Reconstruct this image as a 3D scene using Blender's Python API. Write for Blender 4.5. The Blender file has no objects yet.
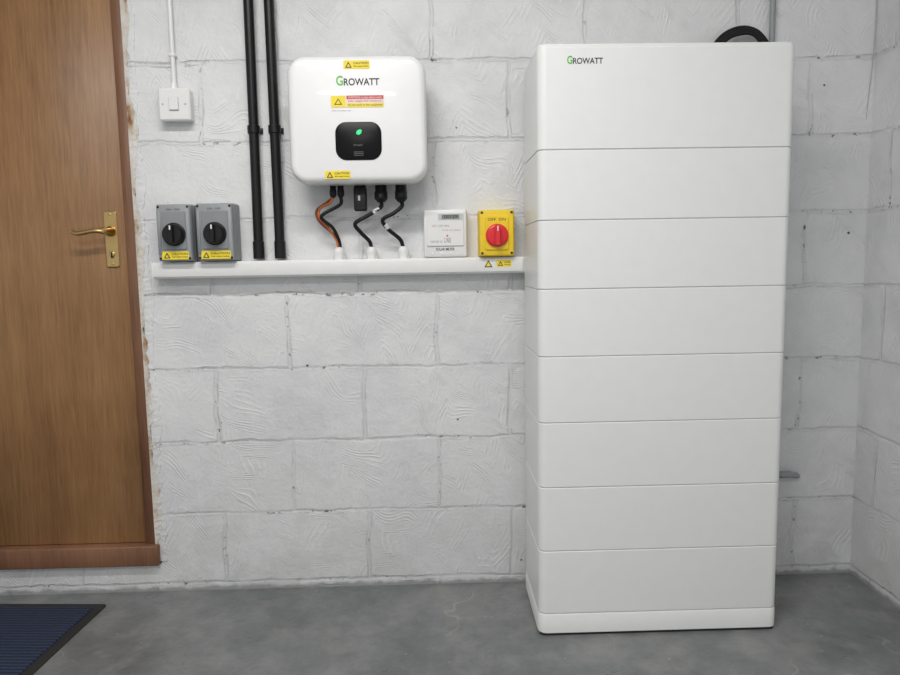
import bpy, bmesh, math, random
import numpy as np
from mathutils import Vector, Matrix
random.seed(7)
S=bpy.context.scene
S.view_settings.view_transform='Standard'
S.view_settings.look='None'

# ------------------------------------------------------------ materials
def newmat(name):
    m=bpy.data.materials.new(name); m.use_nodes=True
    nt=m.node_tree; return m,nt,nt.nodes['Principled BSDF']
def N(nt,t,**k):
    n=nt.nodes.new(t)
    for a,v in k.items():
        if a.startswith('i_'): n.inputs[a[2:]].default_value=v
        else: setattr(n,a,v)
    return n
def M(nt,op,a,b=None,c=None,clamp=False):
    n=nt.nodes.new('ShaderNodeMath'); n.operation=op; n.use_clamp=clamp
    for i,v in enumerate((a,b,c)):
        if v is None: continue
        if isinstance(v,(int,float)): n.inputs[i].default_value=v
        else: nt.links.new(v,n.inputs[i])
    return n.outputs[0]
def ramp(nt,fac,stops,interp='LINEAR'):
    n=nt.nodes.new('ShaderNodeValToRGB'); n.color_ramp.interpolation=interp
    e=n.color_ramp.elements
    while len(e)<len(stops): e.new(.5)
    for i,(p,c) in enumerate(stops):
        e[i].position=p; e[i].color=(c[0],c[1],c[2],1) if not isinstance(c,(int,float)) else (c,c,c,1)
    nt.links.new(fac,n.inputs[0]); return n.outputs[0]
def mix(nt,fac,a,b,mode='MIX'):
    n=nt.nodes.new('ShaderNodeMix'); n.data_type='RGBA'; n.blend_type=mode
    for i,v in ((0,fac),(6,a),(7,b)):
        if isinstance(v,(int,float)): n.inputs[i].default_value=v
        elif isinstance(v,tuple): n.inputs[i].default_value=(*v,1)
        else: nt.links.new(v,n.inputs[i])
    return n.outputs[2]
def noise(nt,vec,scale,detail=3,rough=.5):
    n=nt.nodes.new('ShaderNodeTexNoise'); n.inputs['Scale'].default_value=scale
    n.inputs['Detail'].default_value=detail; n.inputs['Roughness'].default_value=rough
    nt.links.new(vec,n.inputs['Vector']); return n.outputs['Fac']
def smooth(nt,v,a,b):
    n=nt.nodes.new('ShaderNodeMapRange'); n.interpolation_type='SMOOTHSTEP'
    n.inputs['From Min'].default_value=a; n.inputs['From Max'].default_value=b
    nt.links.new(v,n.inputs['Value']); return n.outputs[0]

def plain(name,col,rough=.5,metal=0,vary=.04,scale=30,bump=0.,coat=0,spec=None):
    m,nt,p=newmat(name)
    tc=N(nt,'ShaderNodeTexCoord').outputs['Object']
    n=noise(nt,tc,scale,3)
    lo=tuple(max(0,c*(1-vary)) for c in col); hi=tuple(min(1,c*(1+vary)) for c in col)
    c=ramp(nt,n,[(.3,lo),(.7,hi)])
    nt.links.new(c,p.inputs['Base Color'])
    p.inputs['Roughness'].default_value=rough; p.inputs['Metallic'].default_value=metal
    if coat: p.inputs['Coat Weight'].default_value=coat
    if spec is not None: p.inputs['Specular IOR Level'].default_value=spec
    return m

def block_mat(name,axis,u0):
    m,nt,p=newmat(name)
    g=N(nt,'ShaderNodeNewGeometry').outputs['Position']
    sx=N(nt,'ShaderNodeSeparateXYZ'); nt.links.new(g,sx.inputs[0])
    U=sx.outputs[axis]; V=sx.outputs[2]
    def comb(a,b,c=0.0):
        n=nt.nodes.new('ShaderNodeCombineXYZ')
        for i,v in enumerate((a,b,c)):
            if isinstance(v,(int,float)): n.inputs[i].default_value=v
            else: nt.links.new(v,n.inputs[i])
        return n.outputs[0]
    base=comb(U,V)
    n1=noise(nt,base,6,2); n2=noise(nt,comb(M(nt,'ADD',U,7.3),V),6,2)
    n1b=noise(nt,base,45,2)
    du=M(nt,'MULTIPLY',M(nt,'SUBTRACT',n1,.5),.035)
    dv=M(nt,'ADD',M(nt,'MULTIPLY',M(nt,'SUBTRACT',n2,.5),.022),M(nt,'MULTIPLY',M(nt,'SUBTRACT',n1b,.5),.010))
    u=M(nt,'SUBTRACT',M(nt,'ADD',U,du),u0-9.0); v=M(nt,'SUBTRACT',M(nt,'ADD',V,dv),.025-.9)
    br=N(nt,'ShaderNodeTexBrick'); br.offset=.5; br.offset_frequency=2
    nt.links.new(comb(u,v),br.inputs['Vector'])
    for k,val in (('Scale',1),('Mortar Size',.008),('Mortar Smooth',1.0),('Bias',0),('Brick Width',.45),('Row Height',.225)):
        br.inputs[k].default_value=val
    br.inputs['Color1'].default_value=(0,0,0,1); br.inputs['Color2'].default_value=(1,1,1,1); br.inputs['Mortar'].default_value=(.5,.5,.5,1)
    rnd=N(nt,'ShaderNodeRGBToBW'); nt.links.new(br.outputs['Color'],rnd.inputs[0]); rnd=rnd.outputs[0]
    mort=br.outputs['Fac']
    jm=smooth(nt,noise(nt,base,7,3),.32,.66)          # how well the joint has been filled by paint
    jd=M(nt,'MULTIPLY',mort,M(nt,'ADD',M(nt,'MULTIPLY',jm,.75),.25))
    uu=M(nt,'ADD',U,M(nt,'MULTIPLY',rnd,3.1))
    warp=M(nt,'MULTIPLY',M(nt,'SUBTRACT',noise(nt,comb(uu,V,rnd),4.5,1),.5),.28)
    zz=M(nt,'PINGPONG',M(nt,'ADD',M(nt,'ADD',uu,warp),M(nt,'MULTIPLY',V,.5)),.085)
    sgn=M(nt,'SUBTRACT',M(nt,'MULTIPLY',M(nt,'GREATER_THAN',rnd,.5),2.2),1.1)
    w=M(nt,'ADD',M(nt,'ADD',V,M(nt,'MULTIPLY',zz,sgn)),M(nt,'MULTIPLY',warp,.5))
    r1=M(nt,'DIVIDE',M(nt,'PINGPONG',w,.0080),.0080)
    r1=M(nt,'POWER',r1,3.0)
    grp=smooth(nt,M(nt,'PINGPONG',M(nt,'ADD',w,M(nt,'MULTIPLY',rnd,.7)),.05),.010,.024)
    msk=smooth(nt,noise(nt,comb(uu,V,2.0),6,3,.6),.40,.58)
    brk=smooth(nt,noise(nt,base,28,3,.6),.32,.54)
    ridge=M(nt,'MULTIPLY',M(nt,'MULTIPLY',M(nt,'MULTIPLY',r1,grp),msk),brk)
    inv=M(nt,'SUBTRACT',1,mort)
    ridge=M(nt,'MULTIPLY',ridge,inv)
    fine=noise(nt,base,80,5,.65); mid=noise(nt,base,16,3)
    h=M(nt,'ADD',M(nt,'MULTIPLY',ridge,.0013),M(nt,'MULTIPLY',jd,-.0020))
    h=M(nt,'ADD',h,M(nt,'MULTIPLY',fine,.0017))
    h=M(nt,'ADD',h,M(nt,'MULTIPLY',mid,.0040))
    vor=N(nt,'ShaderNodeTexVoronoi'); vor.inputs['Scale'].default_value=11; nt.links.new(base,vor.inputs['Vector'])
    vc=N(nt,'ShaderNodeSeparateColor'); nt.links.new(vor.outputs['Color'],vc.inputs[0])
    dot=M(nt,'MULTIPLY',M(nt,'LESS_THAN',vor.outputs['Distance'],M(nt,'MULTIPLY',vc.outputs[1],.055)),M(nt,'GREATER_THAN',vc.outputs[0],.70))
    pit=M(nt,'MULTIPLY',smooth(nt,mort,.3,.8),smooth(nt,noise(nt,base,42,3,.7),.56,.63))
    pit=M(nt,'MULTIPLY',pit,smooth(nt,noise(nt,base,3,2),.45,.58))
    h=M(nt,'SUBTRACT',h,M(nt,'MULTIPLY',dot,.003))
    b=N(nt,'ShaderNodeBump'); b.inputs['Distance'].default_value=1.0; b.inputs['Strength'].default_value=1.0
    nt.links.new(h,b.inputs['Height']); nt.links.new(b.outputs[0],p.inputs['Normal'])
    st=noise(nt,base,2.6,6,.65)
    col=ramp(nt,st,[(.32,(.62,.625,.64)),(.5,(.72,.724,.732)),(.68,(.78,.782,.785))])
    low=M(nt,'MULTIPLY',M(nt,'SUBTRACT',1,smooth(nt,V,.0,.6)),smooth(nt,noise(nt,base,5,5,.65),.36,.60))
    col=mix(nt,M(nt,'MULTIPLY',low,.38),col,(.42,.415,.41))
    col=mix(nt,M(nt,'MULTIPLY',jd,.22),col,(.45,.46,.47))
    col=mix(nt,M(nt,'MULTIPLY',ridge,.50),col,(.88,.88,.88))
    sc=smooth(nt,noise(nt,base,120,2,.5),.70,.76)
    col=mix(nt,M(nt,'MULTIPLY',sc,.35),col,(.35,.35,.35))
    col=mix(nt,pit,col,(.14,.13,.12))
    col=mix(nt,dot,col,(.08,.075,.07))
    edge=M(nt,'ADD',V,M(nt,'MULTIPLY',noise(nt,base,25,3),-.03))
    spl=M(nt,'SUBTRACT',1,smooth(nt,edge,-.010,.004))
    col=mix(nt,M(nt,'MULTIPLY',spl,.8),col,(.24,.25,.25))
    nt.links.new(col,p.inputs['Base Color'])
    p.inputs['Roughness'].default_value=.5
    return m

def floor_mat():
    m,nt,p=newmat('painted_concrete_floor')
    g=N(nt,'ShaderNodeNewGeometry').outputs['Position']
    a=noise(nt,g,3.0,8,.72); b_=noise(nt,g,9,4,.6); c=noise(nt,g,60,3)
    col=ramp(nt,a,[(.35,(.118,.126,.128)),(.5,(.170,.178,.180)),(.64,(.245,.250,.245))])
    col=mix(nt,M(nt,'MULTIPLY',smooth(nt,b_,.50,.70),.40),col,(.29,.288,.275))
    v=N(nt,'ShaderNodeTexVoronoi'); v.feature='DISTANCE_TO_EDGE'; v.inputs['Scale'].default_value=2.6
    mp=N(nt,'ShaderNodeVectorMath'); mp.operation='ADD'
    nz=N(nt,'ShaderNodeTexNoise'); nz.inputs['Scale'].default_value=5; nt.links.new(g,nz.inputs['Vector'])
    sc=N(nt,'ShaderNodeVectorMath'); sc.operation='SCALE'; sc.inputs[3].default_value=.35; nt.links.new(nz.outputs['Color'],sc.inputs[0])
    nt.links.new(g,mp.inputs[0]); nt.links.new(sc.outputs[0],mp.inputs[1]); nt.links.new(mp.outputs[0],v.inputs['Vector'])
    ln=M(nt,'SUBTRACT',1,smooth(nt,v.outputs['Distance'],.003,.012))
    ln=M(nt,'MULTIPLY',ln,smooth(nt,noise(nt,g,3.3,4),.50,.62))
    col=mix(nt,M(nt,'MULTIPLY',ln,.38),col,(.42,.39,.34))
    vv=N(nt,'ShaderNodeTexVoronoi'); vv.inputs['Scale'].default_value=22; nt.links.new(g,vv.inputs['Vector'])
    sp=M(nt,'MULTIPLY',M(nt,'LESS_THAN',vv.outputs['Distance'],.07),smooth(nt,b_,.48,.54))
    col=mix(nt,M(nt,'MULTIPLY',sp,.45),col,(.44,.43,.41))
    nt.links.new(col,p.inputs['Base Color'])
    r=ramp(nt,b_,[(.3,.26),(.7,.48)]); nt.links.new(r,p.inputs['Roughness'])
    b=N(nt,'ShaderNodeBump'); b.inputs['Distance'].default_value=.003; b.inputs['Strength'].default_value=.55
    nt.links.new(M(nt,'ADD',c,M(nt,'MULTIPLY',b_,2)),b.inputs['Height']); nt.links.new(b.outputs[0],p.inputs['Normal'])
    return m

def wood_mat(name,dark,light,rough=.42,sx=9):
    m,nt,p=newmat(name)
    g=N(nt,'ShaderNodeNewGeometry').outputs['Position']
    mp=N(nt,'ShaderNodeMapping'); mp.inputs['Scale'].default_value=(sx,sx,.9); nt.links.new(g,mp.inputs['Vector'])
    a=noise(nt,mp.outputs[0],1.0,6,.6)
    mp2=N(nt,'ShaderNodeMapping'); mp2.inputs['Scale'].default_value=(150,150,8); nt.links.new(g,mp2.inputs['Vector'])
    f=noise(nt,mp2.outputs[0],1.0,3,.7)
    mp3=N(nt,'ShaderNodeMapping'); mp3.inputs['Scale'].default_value=(1.6,1.6,2.4); nt.links.new(g,mp3.inputs['Vector'])
    bl=noise(nt,mp3.outputs[0],1.5,3)
    x=M(nt,'ADD',M(nt,'MULTIPLY',a,.38),M(nt,'ADD',M(nt,'MULTIPLY',f,.36),M(nt,'MULTIPLY',bl,.26)))
    col=ramp(nt,x,[(.36,dark),(.64,light)])
    nt.links.new(col,p.inputs['Base Color']); p.inputs['Roughness'].default_value=rough
    b=N(nt,'ShaderNodeBump'); b.inputs['Distance'].default_value=.0006; b.inputs['Strength'].default_value=.5
    nt.links.new(f,b.inputs['Height']); nt.links.new(b.outputs[0],p.inputs['Normal'])
    return m
def crumble_mat():
    m,nt,p=newmat('broken_plaster_and_brick')
    g=N(nt,'ShaderNodeNewGeometry').outputs['Position']
    mp=N(nt,'ShaderNodeMapping'); mp.inputs['Scale'].default_value=(1,1,.45); nt.links.new(g,mp.inputs['Vector'])
    a=noise(nt,mp.outputs[0],16,4,.65); c=noise(nt,g,90,3)
    col=ramp(nt,a,[(.28,(.06,.028,.015)),(.37,(.30,.14,.06)),(.42,(.46,.36,.26)),(.49,(.62,.57,.50)),(.62,(.72,.70,.67))])
    nt.links.new(col,p.inputs['Base Color']); p.inputs['Roughness'].default_value=.85
    b=N(nt,'ShaderNodeBump'); b.inputs['Distance'].default_value=.006
    nt.links.new(M(nt,'ADD',a,M(nt,'MULTIPLY',c,.4)),b.inputs['Height']); nt.links.new(b.outputs[0],p.inputs['Normal'])
    return m
def mat_carpet():
    m,nt,p=newmat('ribbed_navy_carpet')
    tc=N(nt,'ShaderNodeTexCoord').outputs['Object']
    sx=N(nt,'ShaderNodeSeparateXYZ'); nt.links.new(tc,sx.inputs[0])
    w=M(nt,'DIVIDE',M(nt,'PINGPONG',sx.outputs[1],.007),.007)
    n=noise(nt,tc,180,2)
    x=M(nt,'ADD',M(nt,'MULTIPLY',w,.6),M(nt,'MULTIPLY',n,.5))
    col=ramp(nt,x,[(.3,(.006,.010,.026)),(.9,(.034,.055,.12))])
    nt.links.new(col,p.inputs['Base Color']); p.inputs['Roughness'].default_value=.95
    b=N(nt,'ShaderNodeBump'); b.inputs['Distance'].default_value=.003
    nt.links.new(x,b.inputs['Height']); nt.links.new(b.outputs[0],p.inputs['Normal'])
    return m

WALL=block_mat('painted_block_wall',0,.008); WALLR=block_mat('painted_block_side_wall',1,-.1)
FLOOR=floor_mat()
DOOR=wood_mat('plywood_door',(.200,.096,.036),(.400,.215,.092))
FRAME=wood_mat('frame_wood',(.13,.058,.030),(.27,.130,.070),.5)
CRUMB=crumble_mat()
CEIL=plain('ceiling_paint',(.72,.72,.71),.8)
PWHITE=plain('white_powder_coat',(.81,.82,.81),.36,vary=.01)
GROOVE=plain('groove_grey',(.55,.56,.56),.6)
DARKGAP=plain('rubber_and_gap_shade',(.02,.02,.02),.7)  # mat border rubber; also the painted shade in the gap under the cabinet
WPLAS=plain('white_plastic',(.80,.80,.79),.35,vary=.015)
WPLAS2=plain('gloss_white_inverter',(.84,.84,.84),.3,vary=.01,coat=.2)
GREYB=plain('bracket_grey',(.45,.46,.47),.5)
GPLAS=plain('grey_plastic',(.25,.265,.275),.45,vary=.03)
GPLASD=plain('grey_plastic_lid',(.29,.305,.315),.4,vary=.03)
BLK=plain('black_plastic',(.010,.010,.011),.35,spec=.3)
GLASS=plain('black_display_glass',(.006,.006,.007),.3,spec=.15)
BLKM=plain('black_cable_rubber',(.010,.010,.010),.5,spec=.3)
YEL=plain('yellow_plastic',(.85,.60,.02),.35)
YLAB=plain('yellow_label',(.90,.70,.03),.5)
RED=plain('red_plastic',(.72,.02,.03),.3)
REDLAB=plain('red_label',(.62,.06,.07),.5)
PINK=plain('pale_label',(.80,.70,.66),.5)
BRASS=plain('brass',(.60,.42,.18),.28,metal=1)
INK=plain('ink_dark',(.03,.035,.04),.5)
INKG=plain('ink_grey',(.35,.35,.35),.5)
INKD=plain('display_dim_text',(.16,.17,.17),.5)
GREEN=plain('logo_green',(.12,.50,.05),.5)
ORG=plain('orange_wire',(.60,.16,.03),.45)
BRN=plain('brown_wire',(.20,.06,.03),.45)
SCREEN=plain('lcd_grey',(.22,.24,.22),.3)
STEEL=plain('grey_pipe',(.30,.32,.33),.45,metal=.0)
CARPET=mat_carpet()
m,nt,p=newmat('status_led_green'); p.inputs['Emission Color'].default_value=(.03,1,.30,1); p.inputs['Emission Strength'].default_value=.55; p.inputs['Base Color'].default_value=(.02,.4,.15,1)
LED=m
m,nt,p=newmat('lamp_diffuser'); p.inputs['Emission Color'].default_value=(1,1,1,1); p.inputs['Emission Strength'].default_value=3.0
LAMP=m

# ------------------------------------------------------------ mesh helpers
def root(name):
    e=bpy.data.objects.new(name,None); S.collection.objects.link(e); e.empty_display_size=.1; return e
def fin(name,bm,mat,par=None,smooth_=False,ang=40):
    bmesh.ops.recalc_face_normals(bm,faces=bm.faces)
    me=bpy.data.meshes.new(name); bm.to_mesh(me); bm.free()
    mats=mat if isinstance(mat,(list,tuple)) else [mat]
    for x in mats: me.materials.append(x)
    o=bpy.data.objects.new(name,me); S.collection.objects.link(o)
    if smooth_:
        for f in me.polygons: f.use_smooth=True
        me.set_sharp_from_angle(angle=math.radians(ang))
    if par: o.parent=par
    return o
def box(name,x0,x1,y0,y1,z0,z1,mat,par=None,bev=0,seg=2):
    bm=bmesh.new(); bmesh.ops.create_cube(bm,size=1)
    for v in bm.verts:
        v.co=Vector(((x0+x1)/2+v.co.x*(x1-x0),(y0+y1)/2+v.co.y*(y1-y0),(z0+z1)/2+v.co.z*(z1-z0)))
    if bev: bmesh.ops.bevel(bm,geom=bm.edges[:],offset=bev,segments=seg,affect='EDGES',profile=.5)
    return fin(name,bm,mat,par,bool(bev),50)
def rr(a0,a1,b0,b1,r,n=8):
    if isinstance(r,(int,float)): r=(r,)*4
    pts=[]
    for i,(ca,cb,s) in enumerate(((a1,b1,0),(a0,b1,1),(a0,b0,2),(a1,b0,3))):
        q=max(r[i],1e-5); cx=ca-q if ca==a1 else ca+q; cy=cb-q if cb==b1 else cb+q
        for k in range(n+1):
            t=math.pi/2*(s+k/n); pts.append((cx+q*math.cos(t),cy+q*math.sin(t)))
    return pts
def prism(name,a0,a1,b0,b1,r,rings,axis,mat,par=None,n=8,ang=35):
    bm=bmesh.new(); loops=[]
    R=(r,)*4 if isinstance(r,(int,float)) else r
    for d,t in rings:
        L=[]
        for a,b in rr(a0+d,a1-d,b0+d,b1-d,tuple(max(q-d,.0003) for q in R),n):
            co={'z':(a,b,t),'y':(a,t,b),'x':(t,a,b)}[axis]; L.append(bm.verts.new(co))
        loops.append(L)
    for A,B in zip(loops,loops[1:]):
        for i in range(len(A)):
            j=(i+1)%len(A); bm.faces.new((A[i],A[j],B[j],B[i]))
    bm.faces.new(loops[0]); bm.faces.new(loops[-1])
    return fin(name,bm,mat,par,True,ang)
def cyl(name,c,r,h,axis,mat,par=None,n=32,prof=None):
    prof=prof or [(r*.94,0),(r,.06*h),(r,.94*h),(r*.94,h)]
    bm=bmesh.new(); loops=[]
    for q,t in prof:
        L=[]
        for k in range(n):
            a=2*math.pi*k/n; x,y=q*math.cos(a),q*math.sin(a)
            co={'z':(x,y,t),'y':(x,t,y),'x':(t,x,y)}[axis]; L.append(bm.verts.new(Vector(c)+Vector(co)))
        loops.append(L)
    for A,B in zip(loops,loops[1:]):
        for i in range(n):
            j=(i+1)%n; bm.faces.new((A[i],A[j],B[j],B[i]))
    bm.faces.new(loops[0]); bm.faces.new(loops[-1])
    return fin(name,bm,mat,par,True,40)
def tube(name,pts,r,mat,par=None,smooth_=True,res=10):
    cu=bpy.data.curves.new(name,'CURVE'); cu.dimensions='3D'; cu.bevel_depth=r; cu.bevel_resolution=4; cu.use_fill_caps=True
    if smooth_:
        P=[Vector(q) for q in pts]; P=[2*P[0]-P[1]]+P+[2*P[-1]-P[-2]]; out=[]
        for i in range(1,len(P)-2):
            for k in range(res):
                t=k/res; a,b,c,d=P[i-1],P[i],P[i+1],P[i+2]
                out.append(.5*((2*b)+(c-a)*t+(2*a-5*b+4*c-d)*t*t+(3*b-a-3*c+d)*t**3))
        out.append(P[-2]); pts=out
    sp=cu.splines.new('POLY'); sp.points.add(len(pts)-1)
    for i,q in enumerate(pts): sp.points[i].co=(*q,1)
    o=bpy.data.objects.new(name+'_c',cu); S.collection.objects.link(o)
    dg=bpy.context.evaluated_depsgraph_get(); me=bpy.data.meshes.new_from_object(o.evaluated_get(dg))
    bpy.data.objects.remove(o); me.materials.clear(); me.materials.append(mat)
    for f in me.polygons: f.use_smooth=True
    o=bpy.data.objects.new(name,me); S.collection.objects.link(o)
    if par: o.parent=par
    return o
def text(name,s,x0,x1,z0,z1,y,mat,par=None,bold=0.0):
    cu=bpy.data.curves.new(name,'FONT'); cu.body=s; cu.size=1; cu.offset=bold; cu.extrude=.01
    o=bpy.data.objects.new(name+'_t',cu); S.collection.objects.link(o)
    dg=bpy.context.evaluated_depsgraph_get(); me=bpy.data.meshes.new_from_object(o.evaluated_get(dg))
    bpy.data.objects.remove(o)
    co=np.array([v.co[:] for v in me.vertices]); lo=co.min(0); hi=co.max(0)
    for v in me.vertices:
        a=(v.co.x-lo[0])/(hi[0]-lo[0]); b=(v.co.y-lo[1])/(hi[1]-lo[1]); t=(v.co.z-lo[2])/(hi[2]-lo[2])
        v.co=(x0+a*(x1-x0),y-.0004*t,z0+b*(z1-z0))
    me.materials.clear(); me.materials.append(mat)
    o=bpy.data.objects.new(name,me); S.collection.objects.link(o)
    if par: o.parent=par
    return o
def poly(name,pts,y,th,mat,par=None):
    bm=bmesh.new()
    A=[bm.verts.new((x,y,z)) for x,z in pts]; B=[bm.verts.new((x,y+th,z)) for x,z in pts]
    bm.faces.new(A); bm.faces.new(B)
    for i in range(len(A)):
        j=(i+1)%len(A); bm.faces.new((A[i],A[j],B[j],B[i]))
    return fin(name,bm,mat,par)
def warning_label(name,x0,x1,z0,z1,y,par):
    prism(name,x0,x1,z0,z1,.0015,[(0,y),(0,y-.0006)],'y',YLAB,par,n=3)
    h=z1-z0; cx=x0+h*.62
    poly(name+'_triangle',[(cx-h*.42,z0+h*.14),(cx+h*.42,z0+h*.14),(cx,z1-h*.12)],y-.0009,.0003,INK,par)
    poly(name+'_triangle_inner',[(cx-h*.22,z0+h*.25),(cx+h*.22,z0+h*.25),(cx,z1-h*.36)],y-.0011,.0002,YLAB,par)
    text(name+'_text1','CAUTION',cx+h*.6,x1-h*.15,z0+h*.56,z0+h*.82,y-.0007,INK,par,.01)
    text(name+'_text2','dual supply isolate',cx+h*.6,x1-h*.15,z0+h*.18,z0+h*.42,y-.0007,INK,par)

# ------------------------------------------------------------ room
XL,XR,YF,ZC=-2.3,1.322,-3.6,2.42
box('floor',XL-.1,XR+.1,YF,.1,-.1,0,FLOOR)
box('ceiling',XL-.1,XR+.1,YF,.1,ZC,ZC+.1,CEIL)
ox0,ox1,oz0,oz1=-1.80,-.866,.09,2.17
bm=bmesh.new()
def addbox(bm,x0,x1,y0,y1,z0,z1):
    r=bmesh.ops.create_cube(bm,size=1)
    for v in r['verts']:
        v.co=Vector(((x0+x1)/2+v.co.x*(x1-x0),(y0+y1)/2+v.co.y*(y1-y0),(z0+z1)/2+v.co.z*(z1-z0)))
addbox(bm,ox1,XR+.1,0,.12,0,ZC); addbox(bm,XL-.1,ox0,0,.12,0,ZC)
addbox(bm,ox0,ox1,0,.12,0,oz0); addbox(bm,ox0,ox1,0,.12,oz1,ZC)
fin('wall_back',bm,WALL)
box('wall_right',XR,XR+.1,YF,0,0,ZC,WALLR)
box('wall_left',XL-.1,XL,YF,0,0,ZC,WALLR)

# ------------------------------------------------------------ door
d=root('door_1')
box('leaf',-1.69,-.912,.008,.052,.158,2.12,DOOR,d,.0015,1)
prism('handle_backplate',-.974,-.936,1.016,1.182,.007,[(0,.008),(0,.0045),(.002,.003)],'y',BRASS,d,n=5)
cyl('handle_rose',(-.955,.004,1.122),.0,.01,'y',BRASS,d,24,[(.015,0),(.015,-.006),(.010,-.012),(.0085,-.045),(.010,-.052),(.006,-.056)])
tube('handle_lever',[(-.955,-.046,1.120),(-.980,-.050,1.122),(-1.01,-.050,1.117),(-1.030,-.048,1.115),(-1.044,-.044,1.121)],.0068,BRASS,d)
cyl('keyhole_ring',(-.955,.003,1.055),.0,.01,'y',BRASS,d,20,[(.008,0),(.008,-.003),(.006,-.004)])
box('keyhole_slot',-.957,-.953,-.0018,-.001,1.043,1.060,BLK,d)
for z in (1.172,1.026): cyl('plate_screw',(-.955,.003,z),.0,.0,'y',BRASS,d,12,[(.004,0),(.004,-.0012),(.002,-.002)])
t=root('trim_1')
box('jamb_right',-.9095,-.880,-.004,.09,.156,2.15,FRAME,t,.002,1)
box('jamb_left',-1.78,-1.692,-.004,.09,.156,2.15,FRAME,t,.002,1)
box('head',-1.78,-.884,-.004,.09,2.124,2.17,FRAME,t,.002,1)
box('sill',-1.80,-.868,-.022,.10,.092,.156,FRAME,t,.004,2)
def ragged(name,xin,xavg,amp,y0,y1,z0,z1,mat,par,seed):
    rnd=random.Random(seed); bm=bmesh.new(); n=int((z1-z0)/.007); L=[];x=0
    for i in range(n+1):
        z=z0+(z1-z0)*i/n; x=.8*x+rnd.uniform(-1,1)*amp*.7
        xo=xavg+x+.004*math.sin(z*17+seed)
        L.append([bm.verts.new(q) for q in ((xin,y1,z),(xin,y0,z),((xin+xo)/2,y0-rnd.uniform(0,.002),z),(xo-.003,y0-rnd.uniform(0,.001),z),(xo,y1,z))])
    for A,B in zip(L,L[1:]):
        for k in range(4): bm.faces.new((A[k],A[k+1],B[k+1],B[k]))
    return fin(name,bm,mat,par)
pl=root('broken_plaster_edge')
ragged('plaster_lip',-.872,-.846,.005,-.002,.004,.10,2.2,WALL,pl,11)
ragged('reveal_crumble',-.882,-.862,.006,-.0035,.06,.10,2.2,CRUMB,pl,3)

# ------------------------------------------------------------ battery cabinet
T=root('battery_storage_cabinet')
x0,x1,yf,yb=.2700,.9225,-.3250,-.052
zs=[.063]+[.239+.1755*i for i in range(7)]+[1.550]
RC=(.006,.006,.022,.022)
prism('core',x0+.003,x1-.003,yf+.003,yb-.003,RC,[(0,.02),(0,1.54)],'z',GROOVE,T)
for i in range(8):
    a,b=zs[i]+.0009,zs[i+1]-.0009
    e=.0016
    if i==7: rg=[(e,a),(0,a+e),(0,b-.010),(.0015,b-.009),(.0015,b-.003),(.004,b)]
    else: rg=[(e,a),(0,a+e),(0,b-e),(e,b)]
    prism('module_%d'%(i+1),x0,x1,yf,yb,RC,rg,'z',PWHITE,T)
prism('plinth',x0-.001,x1+.001,yf-.002,yb,(.008,.008,.024,.024),[(0,.009),(0,.059),(.002,.0622)],'z',PWHITE,T)
prism('foot_gap_shade',x0+.004,x1-.004,yf+.004,yb-.01,.01,[(0,0),(0,.013)],'z',DARKGAP,T)  # black block standing in for the shade in the gap below the plinth
text('logo_initial','G',.3430,.3560,1.5000,1.5195,yf-.0002,GREEN,T,.02)
text('logo_text','ROWATT',.3575,.4325,1.5000,1.5145,yf-.0002,INK,T,.015)
for k in range(3):
    o=.010*k
    tube('cable_loop_%d'%(k+1),[(.80+o,-.04,1.40),(.806+o,-.04,1.56),(.838+o*.6,-.035-.004*k,1.640-o*.4),(.900,-.035-.004*k,1.673-o*.8),(.960-o*.6,-.035-.004*k,1.655-o*.4),(.993-o,-.04,1.58),(.995-o,-.04,1.40)],.007,BLKM,T)
g=root('wall_conduit')
tube('pipe',[(1.0,-.012,1.30),(1.006,-.012,1.6),(1.0,-.012,ZC)],.008,STEEL,g)
tube('bracket',[(.99,-.004,1.9),(1.0,-.022,1.9),(1.012,-.004,1.9)],.004,STEEL,g)
g=root('pipe_stub')
tube('pipe',[(.94,-.022,.348),(1.0,-.024,.346),(1.075,-.024,.338)],.0085,STEEL,g)
cyl('coupling',(1.072,-.024,.338),.0,.0,'x',STEEL,g,20,[(.0095,0),(.0105,.003),(.0105,.03),(.0095,.034)])
tube('elbow',[(1.10,-.024,.337),(1.120,-.024,.334),(1.132,-.012,.330),(1.134,.01,.328)],.0085,STEEL,g)
g=root('corner_cable')
tube('cable',[(1.3195,-.002,ZC),(1.319,-.002,1.78),(1.316,-.002,1.6),(1.309,-.002,1.50),(1.305,.0,1.42)],.0011,GREYB,g)

# ------------------------------------------------------------ trunking
K=root('cable_trunking')
box('body',-.8180,.30-.032,-.046,0,.980,1.028,WPLAS,K,.002)
box('lid',-.8185,.30-.032,-.0505,-.044,.9845,1.0235,WPLAS,K,.0018)
box('body_extension',.266,.34,-.046,0,.981,1.027,WPLAS,K)
box('end_cap',-.8215,-.8165,-.051,0,.9785,1.0295,WPLAS,K,.0015)
warning_label('warning_label',.188,.232,.999,1.018,-.0505,K)
poly('hazard_triangle',[(.152,.998),(.176,.998),(.164,1.019)],-.0510,.0006,INK,K)
poly('hazard_triangle_inner',[(.1565,1.0008),(.1715,1.0008),(.164,1.014)],-.0513,.0004,YLAB,K)
for i,x in enumerate((-.277,-.181,-.087)):
    cyl('gland_%d'%(i+1),(x,-.026,1.028),.0,.0,'z',WPLAS,K,6,[(.0185,0),(.0185,.010)])
    cyl('gland_ring_%d'%(i+1),(x,-.026,1.038),.0,.0,'z',WPLAS,K,24,[(.015,0),(.0155,.008),(.0155,.017),(.011,.024),(.007,.026)])

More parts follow.
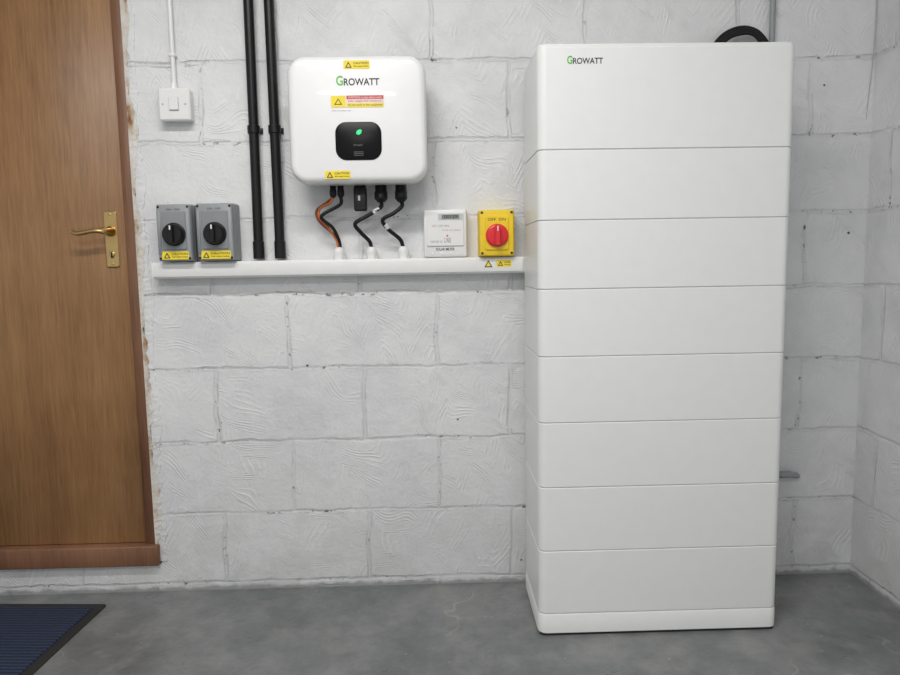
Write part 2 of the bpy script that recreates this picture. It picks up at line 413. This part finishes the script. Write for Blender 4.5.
# ------------------------------------------------------------ inverter
I=root('solar_inverter')
prism('mount_bracket',-.34,-.05,1.27,1.54,.02,[(0,0),(0,-.03)],'y',GREYB,I)
prism('rear_housing',-.376,-.020,1.246,1.568,.04,[(0,-.025),(0,-.085)],'y',GREYB,I,n=10)
rg=[(.004,-.080),(0,-.084),(0,-.128),(.0015,-.136),(.005,-.143),(.011,-.148),(.018,-.150)]
prism('front_cover',-.388,-.010,1.237,1.578,.050,rg,'y',WPLAS2,I,n=14,ang=60)
yi=-.1502
prism('display_panel',-.260,-.134,1.298,1.400,.030,[(0,yi+.001),(0,yi-.0015),(.0012,yi-.0022)],'y',GLASS,I,n=10)
poly('status_leaf',[(-.203,1.368),(-.196,1.365),(-.189,1.369),(-.187,1.378),(-.193,1.380),(-.201,1.376)],yi-.0030,.0006,LED,I)
text('display_digits','PV BAT',-.210,-.186,1.335,1.340,yi-.0025,INKD,I)
for k in range(3): box('display_bar_%d'%k,-.210,-.184,yi-.0028,yi-.0024,1.310+.0045*k,1.3112+.0045*k,INKD,I)
text('logo_initial','G',-.2530,-.2345,1.4965,1.5225,yi,GREEN,I,.02)
text('logo_text','ROWATT',-.2325,-.1360,1.4965,1.5155,yi,INK,I,.02)
warning_label('top_label',-.232,-.161,1.540,1.562,yi,I)
warning_label('bottom_label',-.292,-.222,1.248,1.270,yi+.0002,I)
prism('rating_label',-.270,-.125,1.438,1.471,.001,[(0,yi),(0,yi-.0005)],'y',PINK,I,n=2)
box('rating_red_band',-.226,-.126,yi-.0009,yi-.0003,1.4605,1.470,REDLAB,I)
box('rating_yellow',-.268,-.230,yi-.0009,yi-.0003,1.4395,1.4695,YLAB,I)
poly('rating_triangle',[(-.260,1.446),(-.238,1.446),(-.249,1.463)],yi-.0012,.0004,INK,I)
poly('rating_triangle_inner',[(-.256,1.448),(-.242,1.448),(-.249,1.459)],yi-.0014,.0002,YLAB,I)
box('rating_orange',-.226,-.126,yi-.0009,yi-.0003,1.4395,1.4495,YLAB,I)
text('rating_text1','WARNING isolate before work',-.222,-.13,1.462,1.4685,yi-.0009,PINK,I)
text('rating_text2','solar supply dual isolate a.c.',-.222,-.13,1.452,1.4585,yi-.0006,REDLAB,I)
text('rating_text3','do not work on this equipment',-.222,-.13,1.4415,1.448,yi-.0009,INK,I)
text('note','serial and safety note',-.268,-.215,1.428,1.4325,yi,INKG,I)
def conn(nm,x,y,r,L,mat=BLK):
    cyl(nm,(x,y,1.240),.0,.0,'z',mat,I,20,[(r,0),(r,-L*.35),(r*1.12,-L*.4),(r*1.12,-L*.8),(r*.6,-L)])
conn('dc_connector_1',-.284,-.06,.009,.035); conn('dc_connector_2',-.262,-.06,.009,.035)
conn('ac_connector',-.146,-.06,.017,.05); conn('earth_connector',-.088,-.06,.016,.05)
prism('wifi_dongle',-.224,-.187,-.075,-.050,.005,[(.003,1.166),(0,1.170),(0,1.228),(.004,1.241)],'z',BLK,I,n=5)
box('dongle_mark',-.211,-.205,-.0760,-.0748,1.195,1.209,WPLAS,I)

W=root('power_cable')
zt=1.062
def wire(nm,pts,r,mat,par): return tube(nm,pts,r,mat,par)
wire('wire_orange',[(-.284,-.06,1.208),(-.294,-.062,1.190),(-.322,-.060,1.176),(-.326,-.058,1.150),(-.300,-.045,1.115),(-.283,-.03,1.085),(-.279,-.026,zt)],.0036,ORG,W)
wire('wire_brown',[(-.284,-.060,1.206),(-.304,-.052,1.192),(-.334,-.050,1.170),(-.328,-.050,1.140),(-.296,-.04,1.108),(-.280,-.028,1.085),(-.276,-.026,zt)],.0042,BRN,W)
wire('wire_black',[(-.262,-.06,1.208),(-.264,-.068,1.185),(-.310,-.070,1.160),(-.318,-.066,1.146),(-.290,-.05,1.120),(-.276,-.03,1.085),(-.273,-.024,zt)],.0050,BLKM,W)
W2=root('power_cable')
wire('cable',[(-.146,-.06,1.192),(-.148,-.066,1.175),(-.185,-.072,1.152),(-.222,-.07,1.130),(-.208,-.055,1.105),(-.186,-.032,1.080),(-.181,-.026,zt)],.0058,BLKM,W2)
wire('label_sleeve',[(-.152,-.0665,1.172),(-.170,-.070,1.160)],.0064,WPLAS,W2)
W3=root('power_cable')
wire('cable',[(-.088,-.06,1.192),(-.086,-.066,1.178),(-.110,-.072,1.158),(-.142,-.07,1.140),(-.130,-.055,1.115),(-.096,-.032,1.085),(-.087,-.026,zt)],.0058,BLKM,W3)
wire('label_sleeve',[(-.136,-.064,1.127),(-.130,-.056,1.116)],.0066,WPLAS,W3)

# ------------------------------------------------------------ grey isolators
def isolator(x0,x1,z0,z1):
    r=root('isolator_switch'); w=x1-x0; h=z1-z0; cx=(x0+x1)/2
    prism('back_box',x0,x1,z0,z1,.006,[(0,0),(0,-.045),(.0015,-.046)],'y',GPLAS,r,n=4)
    prism('cover',x0,x1,z0,z1,.006,[(.001,-.047),(.0005,-.049),(.0015,-.070),(.004,-.074),(.006,-.075)],'y',GPLASD,r,n=4)
    prism('window_frame',x0+.018,x1-.014,z0+.034,z1-.022,.004,[(0,-.074),(0,-.0775),(.002,-.079)],'y',GPLAS,r,n=4)
    box('side_latch',x0+.003,x0+.013,-.077,-.074,z0+.02,z1-.02,GPLAS,r,.001,1)
    kz=z0+h*.47
    cyl('knob_base',(cx+.002,-.079,kz),.0,.0,'y',BLK,r,32,[(.033,0),(.033,-.004),(.030,-.006),(.028,-.020),(.026,-.022)])
    prism('knob_grip',cx-.004,cx+.008,kz-.027,kz+.027,.005,[(0,-.098),(0,-.110),(.0015,-.112)],'y',BLK,r,n=4)
    box('knob_mark',cx,cx+.004,-.1127,-.1115,kz+.012,kz+.024,WPLAS,r)
    warning_label('warning_label',x0+.012,x1-.010,z0+.006,z0+.029,-.0751,r)
    text('rating_text','ON  OFF',cx-.018,cx+.02,z1-.019,z1-.014,-.0751,INK,r)
    for a in (x0+.008,x1-.008):
        for b in (z0+.009,z1-.009):
            cyl('screw',(a,-.0745,b),.0,.0,'y',BLK,r,12,[(.0035,0),(.0035,-.0012),(.002,-.0015)])
isolator(-.790,-.691,1.0295,1.194); isolator(-.678,-.571,1.0295,1.195)

# ------------------------------------------------------------ meter
E=root('energy_meter')
prism('case',-.025,.102,1.0295,1.169,.006,[(0,0),(0,-.040),(.002,-.044),(.006,-.046)],'y',WPLAS,E,n=5)
prism('front_plate',-.016,.093,1.062,1.160,.004,[(0,-.045),(0,-.0485),(.0015,-.050)],'y',WPLAS,E,n=4)
prism('display_bezel',.018,.090,1.138,1.156,.002,[(0,-.0495),(0,-.0512)],'y',GROOVE,E,n=3)
box('lcd',.028,.080,-.0520,-.0508,1.141,1.153,SCREEN,E)
text('lcd_digits','00129',.036,.074,1.1425,1.1515,-.0520,INK,E)
text('meter_text1','kWh  230V 50Hz',.0,.050,1.118,1.124,-.0501,INKG,E)
text('meter_text2','0.25-5(100)A',.03,.085,1.105,1.110,-.0501,INKG,E)
cyl('led_pulse',(.044,-.050,1.092),.0,.0,'y',RED,E,12,[(.0025,0),(.0025,-.0015)])
text('meter_text3','L N E',.036,.054,1.072,1.086,-.0501,INK,E)
text('label_dark','METER ID',-.005,.030,1.072,1.078,-.0501,INKG,E)
for x in (.0,.027,.054,.081): cyl('terminal_screw',(x,-.0445,1.040),.0,.0,'y',WPLAS,E,12,[(.004,0),(.004,-.002),(.002,-.003)])
text('terminal_text','SOLAR METER',.01,.065,1.049,1.057,-.0462,INK,E,.01)

# ------------------------------------------------------------ yellow/red isolator
Q=root('rotary_isolator_switch')
prism('back_box',.136,.240,1.0295,1.165,.007,[(0,0),(0,-.040),(.001,-.041)],'y',YEL,Q,n=5)
prism('cover',.136,.240,1.0295,1.165,.007,[(.0015,-.0425),(0,-.045),(.001,-.064),(.004,-.068),(.008,-.069)],'y',YEL,Q,n=5)
box('cover_joint',.1375,.2385,-.043,-.041,1.031,1.1635,INK,Q)
prism('switch_plate',.154,.222,1.048,1.146,.006,[(0,-.068),(0,-.0715),(.0015,-.073)],'y',YEL,Q,n=5)
cyl('dial',(.188,-.073,1.090),.0,.0,'y',RED,Q,40,[(.033,0),(.033,-.006),(.030,-.009),(.026,-.010)])
kz=1.090;kx=.188
prism('grip',kx-.008,kx+.008,kz-.030,kz+.030,.007,[(0,-.082),(0,-.100),(.0025,-.104)],'y',RED,Q,n=6)
box('grip_mark',kx-.0015,kx+.0015,-.1047,-.1035,kz+.012,kz+.026,WPLAS,Q)
text('on_off','OFF  ON',.162,.214,1.132,1.140,-.0731,INK,Q)
for a in (.145,.231):
    for b in (1.039,1.156): cyl('screw',(a,-.0685,b),.0,.0,'y',INK,Q,12,[(.004,0),(.004,-.001),(.002,-.0013)])

# ------------------------------------------------------------ light switch
L=root('light_switch')
prism('back_box',-.777,-.689,1.434,1.522,.004,[(0,0),(0,-.026)],'y',WPLAS,L,n=4)
prism('face_plate',-.779,-.687,1.432,1.524,.006,[(.001,-.026),(0,-.028),(.001,-.033),(.005,-.036)],'y',WPLAS,L,n=5)
prism('rocker_surround',-.7475,-.7185,1.460,1.498,.002,[(0,-.0355),(0,-.0375)],'y',GROOVE,L,n=3)
prism('rocker',-.7460,-.7200,1.4615,1.4965,.002,[(0,-.036),(0,-.0405),(.001,-.0415)],'y',WPLAS,L,n=3)
for x in (-.765,-.701): cyl('screw',(x,-.0355,1.478),.0,.0,'y',GREYB,L,12,[(.003,0),(.003,-.0008),(.002,-.001)])
cyl('conduit_adaptor',(-.738,-.014,1.522),.0,.0,'z',WPLAS,L,20,[(.011,0),(.011,.008),(.009,.012),(.009,.02)])
tube('conduit',[(-.738,-.010,1.53),(-.738,-.010,1.8),(-.738,-.010,ZC)],.0065,WPLAS,L,False)
for z in (1.62,2.1): box('clip',-.748,-.728,-.018,0,z-.005,z+.005,WPLAS,L,.003)

# ------------------------------------------------------------ black conduits
def conduit(x,lean):
    r=root('electrical_conduit')
    tube('pipe',[(x,-.022,1.036),(x+lean*.35,-.022,1.4),(x+lean,-.022,ZC)],.0145,BLK,r,False)
    cyl('end_collar',(x,-.022,1.034),.0,.0,'z',BLK,r,24,[(.0165,0),(.0165,.05),(.0145,.052)])
    xx=x+lean*.35
    cyl('coupler',(xx,-.022,1.395),.0,.0,'z',BLK,r,24,[(.0145,0),(.018,.001),(.018,.022),(.0145,.023)])
    box('saddle',xx-.022,xx+.022,-.006,0,1.398,1.414,BLK,r,.001,1)
conduit(-.514,.004); conduit(-.451,-.004)

# ------------------------------------------------------------ door mat
Mt=root('door_mat')
Mt.location=(-1.004,-.080,0); Mt.rotation_euler=(0,0,math.radians(-3.5))
prism('rubber_border',-.90,0,-.60,0,.012,[(0,.0005),(0,.003),(.004,.005)],'z',DARKGAP,Mt,n=5)
prism('carpet_pile',-.872,-.028,-.572,-.028,.004,[(0,.003),(0,.008),(.003,.010)],'z',CARPET,Mt,n=4)

# ------------------------------------------------------------ ceiling lamps
def batten(x,y,e):
    r=root('ceiling_light')
    box('housing',x-.62,x+.62,y-.06,y+.06,ZC-.03,ZC,WPLAS,r,.003)
    prism('diffuser',x-.60,x+.60,y-.05,y+.05,.01,[(0,ZC-.03),(.0,ZC-.045),(.01,ZC-.055)],'z',LAMP,r)
    l=bpy.data.lights.new('lamp','AREA'); l.shape='RECTANGLE'; l.size=1.2; l.size_y=.12; l.energy=e; l.color=(1,.98,.95)
    o=bpy.data.objects.new('lamp',l); o.location=(x,y,ZC-.06); S.collection.objects.link(o); o.parent=r
batten(-.35,-1.30,25); batten(-.45,-2.7,25)
wd=bpy.data.worlds.new('world'); S.world=wd; wd.use_nodes=True
bg=wd.node_tree.nodes['Background']; bg.inputs[0].default_value=(.96,.98,1,1); bg.inputs[1].default_value=.72

# ------------------------------------------------------------ camera
f,pi_,ya,ro,zc,D=694.5,.1101,.02286,-.0165,1.019,2.107
fw=Vector((math.sin(ya)*math.cos(pi_),math.cos(ya)*math.cos(pi_),-math.sin(pi_)))
r=Vector((math.cos(ya),-math.sin(ya),0)); u=r.cross(fw)
r2=r*math.cos(ro)+u*math.sin(ro); u2=-r*math.sin(ro)+u*math.cos(ro)
cd=bpy.data.cameras.new('camera'); cd.sensor_width=36; cd.lens=36*f/900; cd.clip_start=.01
co=bpy.data.objects.new('camera',cd); S.collection.objects.link(co)
mw=Matrix((r2,u2,-fw)).transposed().to_4x4(); mw.translation=Vector((0,-D,zc)); co.matrix_world=mw
S.camera=co
